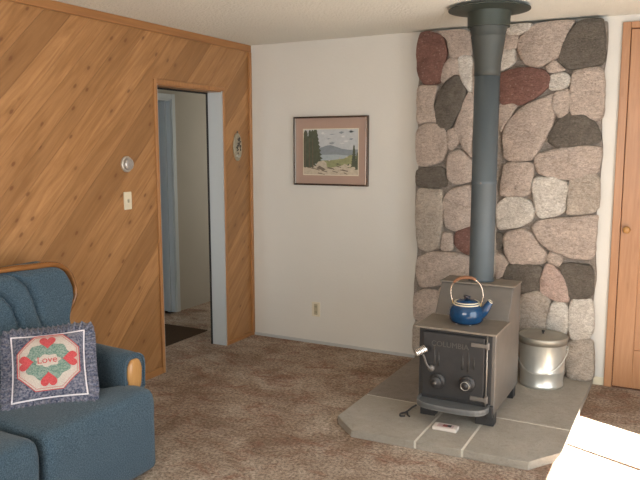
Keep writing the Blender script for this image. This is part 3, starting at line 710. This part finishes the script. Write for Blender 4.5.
# light switch and round thermostat on the pine
sw = thing('light_switch', 'ivory light switch plate on the pine wall beside the doorway', 'switch', (0, -1.480, 1.262))
bm = bmesh.new(); box(bm, 0, .006, -.035, .035, -.058, .058); obj('cover_plate', bm, MAT['ivory'], sw, bevel=.002)
bm = bmesh.new(); box(bm, .006, .016, -.006, .006, -.012, .010); obj('toggle', bm, plain('tan_toggle', (.42, .38, .28), .4), sw, bevel=.002)
th = thing('thermostat', 'round silver thermostat on the pine wall above the light switch', 'thermostat', (0, -1.478, 1.502))
bm = bmesh.new(); lathe(bm, [(.052, 0), (.052, .010), (.049, .014), (.042, .015)], 40, axis='x'); obj('backplate', bm, plain('silver_ring', (.50, .46, .40), .3, .4), th, smooth=True)
bm = bmesh.new(); lathe(bm, [(.041, .013), (.040, .028), (.032, .036), (.026, .036), (.024, .034), (.014, .037), (0, .038)], 36, axis='x'); obj('dial', bm, plain('brushed_dial', (.46, .44, .42), .28, .6), th, smooth=True)

# oval plaque
pq = thing('oval_plaque', 'small oval silver relief plaque on the pine wall right of the doorway', 'wall plaque', (0, -.203, 1.612))
bm = bmesh.new(); n_ = 36; R1 = []
for fr, h in ((1, 0), (1, .010), (.93, .014), (.85, .010), (.5, .013), (.15, .015)):
    R1.append([bm.verts.new((h, .058*fr*math.cos(2*PI*i/n_), .112*fr*math.sin(2*PI*i/n_))) for i in range(n_)])
for a, b in zip(R1, R1[1:]):
    for i in range(n_): bm.faces.new((a[i], a[(i+1) % n_], b[(i+1) % n_], b[i]))
bm.faces.new(R1[0]); bm.faces.new(R1[-1])
obj('plaque_body', bm, plain('aged_pewter', (.40, .36, .27), .4, .45, .35, 60, .4), pq, smooth=True)
bm = bmesh.new(); rp = random.Random(5)
for i in range(15):
    a, r = rp.uniform(0, 2*PI), rp.uniform(.0, .75)
    y, z = .045*r*math.cos(a), .09*r*math.sin(a)+.004
    tube(bm, cat([(.013, y, z), (.021, y+rp.uniform(-.012, .012), z+rp.uniform(-.012, .012)), (.013, y+rp.uniform(-.02, .02), z+rp.uniform(-.02, .02))], 4), .0045, 6)
obj('floral_relief', bm, plain('dark_relief', (.10, .09, .075), .4, .4, .5, 60), pq, smooth=True)
bm = bmesh.new(); tube(bm, [(.014, .022, -.070), (.02, .0, -.078), (.014, -.025, -.068)], .008, 8); obj('pale_highlight_leaf', bm, plain('bright_pewter', (.62, .60, .52), .3, .5), pq, smooth=True)
bm = bmesh.new(); tube(bm, [(.004, .0, .110), (.010, 0, .125), (.004, .0, .128)], .005, 6); obj('hanging_loop', bm, MAT['steel'], pq, smooth=True)

# ================================================================== SOFA
sf = thing('sofa', 'blue upholstered sofa with carved wooden back rail against the pine wall', 'sofa', (0, 0, 0))
YC = -3.075
def rbox(bm, x0, x1, y0, y1, z0, z1, r, n=4):
    """rounded box"""
    b = bmesh.new(); box(b, x0, x1, y0, y1, z0, z1)
    bmesh.ops.bevel(b, geom=list(b.edges)+list(b.verts), offset=r, segments=n, profile=.5, affect='EDGES')
    me = bpy.data.meshes.new('t'); b.to_mesh(me); b.free(); bm.from_mesh(me); bpy.data.meshes.remove(me)
# base
bm = bmesh.new(); rbox(bm, .16, .90, 2*YC+2.36, -2.36, .03, .30, .03)
obj('base', bm, MAT['blue'], sf, smooth=True)
def mirror(bm): 
    bmesh.ops.transform(bm, matrix=Matrix.Translation((0, 2*YC, 0)) @ Matrix.Scale(-1, 4, (0, 1, 0)), verts=bm.verts)
    bmesh.ops.reverse_faces(bm, faces=bm.faces); return bm
def seat_bm():
    # T shaped seat block reaching the floor line, with a soft domed top
    out = [(.34, -3.063), (.34, -2.50), (.865, -2.50), (.865, -2.385), (1.0, -2.385), (1.0, -3.063)]
    q = []
    rad = {1: .02, 2: .01, 3: .03, 4: .055, 5: .05, 0: .02}
    for i, p in enumerate(out):
        a, b = Vector(out[i-1]), Vector(out[(i+1) % 6]); p = Vector(p); r = rad[i]
        u, w = (a-p).normalized()*r, (b-p).normalized()*r
        for s in range(6):
            t_ = s/5; q.append(((1-t_)**2*(p+u)+2*t_*(1-t_)*p+t_*t_*(p+w)))
    # densify
    P = []
    for i in range(len(q)):
        a, b = q[i], q[(i+1) % len(q)]; m = max(1, int((b-a).length/.03))
        for s in range(m): P.append(a+(b-a)*s/m)
    bm = bmesh.new(); rings = []
    c = Vector((.72, -2.80))
    for fr, z in ((.985, .03), (1.0, .05), (1.0, .16), (1.0, .28), (1.006, .33), (1.004, .365), (.993, .395), (.970, .417), (.93, .430), (.86, .438), (.7, .446), (.45, .452), (.2, .454)):
        ring = []
        for p in P:
            x, y = c.x+(p.x-c.x)*fr, c.y+(p.y-c.y)*fr
            zz_ = z-(.03*max(0, (.7-x)/.4) if z > .34 else 0)
            ring.append(bm.verts.new((x, y, zz_)))
        rings.append(ring)
    m = len(P)
    for a, b in zip(rings, rings[1:]):
        for i in range(m): bm.faces.new((a[i], a[(i+1) % m], b[(i+1) % m], b[i]))
    bm.faces.new(rings[0]); bm.faces.new(rings[-1]); return bm
obj('seat_cushion', seat_bm(), MAT['blue'], sf, smooth=True)
obj('seat_cushion', mirror(seat_bm()), MAT['blue'], sf, smooth=True)
def arm_bm():
    bm = bmesh.new(); prof = []
    # rounded arm profile in (y,z), slightly rolled outwards
    pts = [(-2.475, .05), (-2.475, .50), (-2.470, .555), (-2.452, .588), (-2.415, .602), (-2.37, .598), (-2.330, .580), (-2.308, .545), (-2.305, .50), (-2.312, .44), (-2.318, .05)]
    rings = []
    for x, gz, sh in ((.24, .02, 1), (.4, .012, 1), (.6, 0, 1), (.75, -.004, 1), (.83, -.006, 1), (.855, -.012, .95), (.862, -.02, .88)):
        ring = []
        for y, z in pts:
            yy = -2.39+(y+2.39)*sh; zz_ = z+(gz if z > .4 else 0); ring.append(bm.verts.new((x, yy, zz_)))
        rings.append(ring)
    for a, b in zip(rings, rings[1:]):
        for i in range(len(pts)): bm.faces.new((a[i], a[(i+1) % len(pts)], b[(i+1) % len(pts)], b[i]))
    bm.faces.new(rings[0]); bm.faces.new(rings[-1]); return bm
def oval_bm():
    bm = bmesh.new(); rings = []
    pts = []
    for i in range(28):
        a = 2*PI*i/28; c, s_ = math.cos(a), math.sin(a)
        y = -2.395+.050*math.copysign(abs(c)**.7, c)*(1.0 if s_ > 0 else .9); z = .475+.085*math.copysign(abs(s_)**.8, s_)
        pts.append((y, z))
    for fr, x in ((1, .855), (1, .868), (.9, .874), (.5, .877)):
        rings.append([bm.verts.new((x, -2.395+(y+2.395)*fr, .475+(z-.475)*fr)) for y, z in pts])
    for a, b in zip(rings, rings[1:]):
        for i in range(28): bm.faces.new((a[i], a[(i+1) % 28], b[(i+1) % 28], b[i]))
    bm.faces.new(rings[0]); bm.faces.new(rings[-1]); return bm
def welt_bm():
    bm = bmesh.new(); tube(bm, cat([(.862, -2.462, .40), (.862, -2.462, .53), (.862, -2.44, .572), (.862, -2.395, .585), (.862, -2.345, .570), (.862, -2.322, .53), (.862, -2.326, .40)]), .006, 8); return bm
for mir in (False, True):
    f_ = (lambda b: mirror(b)) if mir else (lambda b: b)
    ar = obj('armrest', f_(arm_bm()), MAT['blue'], sf, smooth=True, sub=1)
    w_ = obj('arm_facing', f_(oval_bm()), MAT['oak'], ar, smooth=True); w_['label'] = 'oval wooden arm front'
    obj('arm_welt', f_(welt_bm()), MAT['blue'], ar, smooth=True)
# back: outline in (y, z) on the plane of the rail
def bx_at(z): return .30-.02*(z-.8)
half = [(-2.700, 1.014), (-2.61, 1.010), (-2.522, 1.003), (-2.44, 1.000), (-2.385, .996), (-2.335, .982), (-2.290, .950), (-2.262, .905), (-2.246, .855), (-2.244, .815), (-2.262, .770), (-2.300, .722), (-2.326, .672), (-2.340, .630), (-2.345, .575)]
mirr = [(2*YC-y, z) for y, z in half[::-1]]
outl = mirr+[(YC-.25, 1.03), (YC, 1.045), (YC+.25, 1.03)]+half
rail = [Vector((bx_at(z), y, z-.0)) for y, z in cat([(0, y, z) for y, z in outl], 4) for _ in (0,)] if False else [Vector((bx_at(p.z), p.y, p.z)) for p in cat([(0, y, z) for y, z in outl], 4)]
bm = bmesh.new()
# carved rail section: rounded moulding swept along the outline
sec = [(.024, -.018), (.030, -.004), (.026, .008), (.012, .014), (-.02, .014), (-.035, .004), (-.035, -.018)]
rings = []
for i, p in enumerate(rail):
    t_ = (rail[min(i+1, len(rail)-1)]-rail[max(i-1, 0)]).normalized(); nrm = Vector((1, 0, 0)).cross(t_)
    nrm = nrm if nrm.dot(p-Vector((.3, YC, .6))) > 0 else -nrm
    rings.append([bm.verts.new(p+Vector((1, 0, 0))*a+nrm*b) for a, b in sec])
for a, b in zip(rings, rings[1:]):
    for i in range(len(sec)): bm.faces.new((a[i], a[(i+1) % len(sec)], b[(i+1) % len(sec)], b[i]))
bm.faces.new(rings[0]); bm.faces.new(rings[-1])
rl = obj('carved_rail', bm, MAT['gloss_wood'], sf, smooth=True, sub=1); rl['label'] = 'glossy brown carved wood rail'
# upholstery of the back: rows between mirrored edges, channel tufted
def halfw(z):
    tab = [(.40, .775), (.60, .775), (.65, .78), (.71, .80), (.76, .835), (.81, .865), (.86, .865), (.905, .848), (.95, .82), (.975, .785), (.992, .73), (1.01, .50), (1.03, .2)]
    for (a, u), (b, v_) in zip(tab, tab[1:]):
        if a <= z <= b: return u+(v_-u)*(z-a)/(b-a)-.045
    return tab[0][1]-.045 if z < .4 else .05
ch1 = [(.40, .575), (.647, .578), (.725, .585), (.832, .578), (.918, .545), (.968, .49), (1.02, .40)]
ch2 = [(.40, .450), (.677, .452), (.753, .458), (.828, .448), (.876, .412), (.93, .35), (1.0, .24)]
ch3 = [(.40, .22), (.7, .22), (.8, .20), (.88, .15), (.95, .05)]
def chy(c, z):
    for (a, u), (b, v_) in zip(c, c[1:]):
        if a <= z <= b: return u+(v_-u)*(z-a)/(b-a)-.045
    return 9
def outz(s):   # top edge by |s|
    y = abs(s); return 1.030-.02*y-.0*y
bm = bmesh.new(); NY, NZ = 150, 56; G = []
for j in range(NZ+1):
    row = []; z = .40+(.998-.40)*j/NZ
    for i in range(NY+1):
        s = -1+2*i/NY; hw = halfw(z)-.004; y = YC+s*hw
        ztop = 0
        g_ = 0
        for c in (ch1, ch2, ch3):
            d = abs(abs(y-YC)-chy(c, z)); g_ = max(g_, math.exp(-(d/.013)**2))
        edge = min(1, (1-abs(s))*hw/.06); te = min(1, (1.000-z)/.05)
        bul = (1-(1-edge)**2)*(1-(1-max(te, 0))**2)
        lum = .10*math.exp(-((z-.58)/.15)**2)
        x = bx_at(z)-.012+(.070+lum)*bul-g_*.042*bul
        row.append(bm.verts.new((x, y, z)))
    G.append(row)
for j in range(NZ):
    for i in range(NY): bm.faces.new((G[j][i], G[j][i+1], G[j+1][i+1], G[j+1][i]))
# close towards the back
B_ = [[bm.verts.new((.14, v_.co.y, v_.co.z)) for v_ in r_] for r_ in (G[0], G[-1])]
ed = [r_[0] for r_ in G]; ed2 = [r_[-1] for r_ in G]
S1 = [bm.verts.new((.14, v_.co.y, v_.co.z)) for v_ in ed]; S2 = [bm.verts.new((.14, v_.co.y, v_.co.z)) for v_ in ed2]
for a, b in ((ed, S1), (ed2, S2), (G[0], B_[0]), (G[-1], B_[1])):
    for i in range(len(a)-1): bm.faces.new((a[i], a[i+1], b[i+1], b[i]))
bmesh.ops.remove_doubles(bm, verts=bm.verts, dist=.0002)
obj('channel_back', bm, MAT['blue'], sf, smooth=True)
bm = bmesh.new(); box(bm, .10, .145, YC-.76, YC+.76, .05, .99); obj('back_panel', bm, MAT['blue'], sf, bevel=.01)
for y in (-2.42, 2*YC+2.42):
    for x in (.2, .80):
        bm = bmesh.new(); lathe(bm, [(.018, 0), (.026, .05)], 12, (x, y, 0)); obj('foot', bm, MAT['gloss_wood'], sf)

# ================================================================== THROW PILLOW
pw = bpy.data.objects.new('throw_pillow', None); COL.objects.link(pw)
tag(pw, 'square blue calico pillow with ruffle and heart wreath panel on the sofa', 'pillow')
X = Vector((.70, .714, .035)).normalized(); U = Vector((-.52, .32, .82)); U = (U-X*U.dot(X)).normalized(); Z = X.cross(U)
MP = Matrix((X, U, Z)).transposed().to_4x4(); MP.translation = Vector((.685, -2.762, .60)); pw.matrix_world = MP
HW, HH = .163, .158
def ph(u, v_):    # pillow half thickness at u,v in -1..1
    return .065*max(0, (1-abs(u)**2.6))**.55*max(0, (1-abs(v_)**2.6))**.55+.004
def pxy(u, v_):   # sides pull in a little, corners stay out
    return HW*u*(1-.05*(1-v_*v_)*abs(u)), HH*v_*(1-.05*(1-u*u)*abs(v_))
bm = bmesh.new(); NN = 30
for sgn in (1, -1):
    g_ = [[bm.verts.new((*pxy(-1+2*i/NN, -1+2*j/NN), sgn*ph(-1+2*i/NN, -1+2*j/NN))) for i in range(NN+1)] for j in range(NN+1)]
    for j in range(NN):
        for i in range(NN): bm.faces.new((g_[j][i], g_[j][i+1], g_[j+1][i+1], g_[j+1][i]))
obj('pillow_cover', bm, MAT['calico'], pw, smooth=True)
per = []
for i in range(40): per.append((-1+2*i/40, -1))
for i in range(40): per.append((1, -1+2*i/40))
for i in range(40): per.append((1-2*i/40, 1))
for i in range(40): per.append((-1, 1-2*i/40))
bm = bmesh.new(); tube(bm, [(*pxy(u, v_), .006) for u, v_ in per], .0042, 6, True); obj('white_piping', bm, MAT['cord'], pw, smooth=True)
bm = bmesh.new(); rr_ = []
K = 4
for k_ in range(160*K):
    i = k_//K; f_ = (k_ % K)/K; a, b = per[i], per[(i+1) % 160]; u, v_ = a[0]+(b[0]-a[0])*f_, a[1]+(b[1]-a[1])*f_
    x, y = pxy(u, v_); d = Vector((u**5, v_**5)) ; d.normalize()
    w_ = Vector((-d.y, d.x)); ph_ = k_*2*PI/640*58
    col_ = []
    for q in range(4):
        t_ = q/3; o_ = .056*t_; am = .013*t_
        col_.append(bm.verts.new((x+d.x*o_+w_.x*.004*math.cos(ph_)*t_, y+d.y*o_+w_.y*.004*math.cos(ph_)*t_, am*math.sin(ph_)+.004*math.sin(k_*.021*2)*t_-.01*t_)))
    rr_.append(col_)
for i in range(len(rr_)):
    a, b = rr_[i], rr_[(i+1) % len(rr_)]
    for q in range(3): bm.faces.new((a[q], b[q], b[q+1], a[q+1]))
rf = obj('ruffle', bm, MAT['calico'], pw, smooth=True); sl = rf.modifiers.new('s', 'SOLIDIFY'); sl.thickness = .0015
# embroidered panel, laid on the curved cover
def on(x, y, off):
    u, v_ = x/HW, y/HH; return (x, y, ph(max(-1, min(1, u*1.03)), max(-1, min(1, v_*1.03)))+off)
def patch(pts, off, n=6):
    """fan of rings following the cover"""
    b = bmesh.new(); cx = sum(p[0] for p in pts)/len(pts); cy = sum(p[1] for p in pts)/len(pts); D = []
    for i in range(len(pts)):
        a, c = pts[i], pts[(i+1) % len(pts)]; L = math.hypot(a[0]-c[0], a[1]-c[1]); m = max(1, int(L/.008))
        D += [(a[0]+(c[0]-a[0])*s/m, a[1]+(c[1]-a[1])*s/m) for s in range(m)]
    rings = [[b.verts.new(on(cx+(p[0]-cx)*f, cy+(p[1]-cy)*f, off)) for p in D] for f in [1-k/n*.97 for k in range(n+1)]]
    m = len(D)
    for r_, s_ in zip(rings, rings[1:]):
        for i in range(m): b.faces.new((r_[i], r_[(i+1) % m], s_[(i+1) % m], s_[i]))
    b.faces.new(rings[-1]); return b
oc = [(1, .45), (.48, 1), (-.42, 1), (-1, .40), (-1, -.45), (-.45, -1), (.45, -1), (1, -.45)]
OX, OY, OS, OT = .002, .004, .134, .132
pan = obj('embroidered_panel', patch([(OX+OS*a, OY+OT*b) for a, b in oc], .003, 10), MAT['cream_cloth'], pw, smooth=True)
pan['label'] = 'cream octagon panel with red hearts and a green wreath'
def loopt(s, r, mat, name):
    D = []
    P = [(OX+OS*a*s, OY+OT*b*s) for a, b in oc]
    for i in range(8):
        a, c = P[i], P[(i+1) % 8]
        D += [on(a[0]+(c[0]-a[0])*q/12, a[1]+(c[1]-a[1])*q/12, .0045) for q in range(12)]
    b = bmesh.new(); tube(b, D, r, 5, True); obj(name, b, mat, pan, smooth=True)
loopt(1.0, .0022, MAT['rose'], 'red_border'); loopt(.93, .0010, MAT['rose'], 'thin_border')
b = bmesh.new(); RI = []
for i in range(72):
    a = 2*PI*i/72; w1 = .102+.006*math.sin(a*9); w0 = .052+.006*math.sin(a*7+1)
    RI.append([b.verts.new(on(OX+math.cos(a)*(w0+(w1-w0)*q/5), OY+math.sin(a)*.88*(w0*.62+(w1-w0*.62)*q/5), .0048)) for q in range(6)])
for i in range(72):
    for q in range(5): b.faces.new((RI[i][q], RI[(i+1) % 72][q], RI[(i+1) % 72][q+1], RI[i][q+1]))
obj('green_wreath', b, MAT['sage'], pan, smooth=True)
def heart(cx, cy, s, rot):
    P = []
    for i in range(30):
        t_ = 2*PI*i/30; x = 16*math.sin(t_)**3; y = 13*math.cos(t_)-5*math.cos(2*t_)-2*math.cos(3*t_)-math.cos(4*t_)
        x *= s/17; y = (y+2)*s/17; P.append((cx+x*math.cos(rot)-y*math.sin(rot), cy+x*math.sin(rot)+y*math.cos(rot)))
    return P
for cx, cy, rot in ((0, .088, 0), (.093, .002, -PI/2), (0, -.085, PI), (-.093, .0, PI/2)):
    obj('heart', patch(heart(OX+cx, OY+cy, .038, rot), .0065, 4), MAT['rose'], pan, smooth=True)
tb = text_bm('Love', .045, 0, Matrix.Identity(4))
bmesh.ops.subdivide_edges(tb, edges=[e for e in tb.edges if e.calc_length() > .01], cuts=2)
for v_ in tb.verts: v_.co = Vector(on(OX-.004+v_.co.x, OY+.002+v_.co.y, .0055))
obj('stitched_word', tb, MAT['rose'], pan)
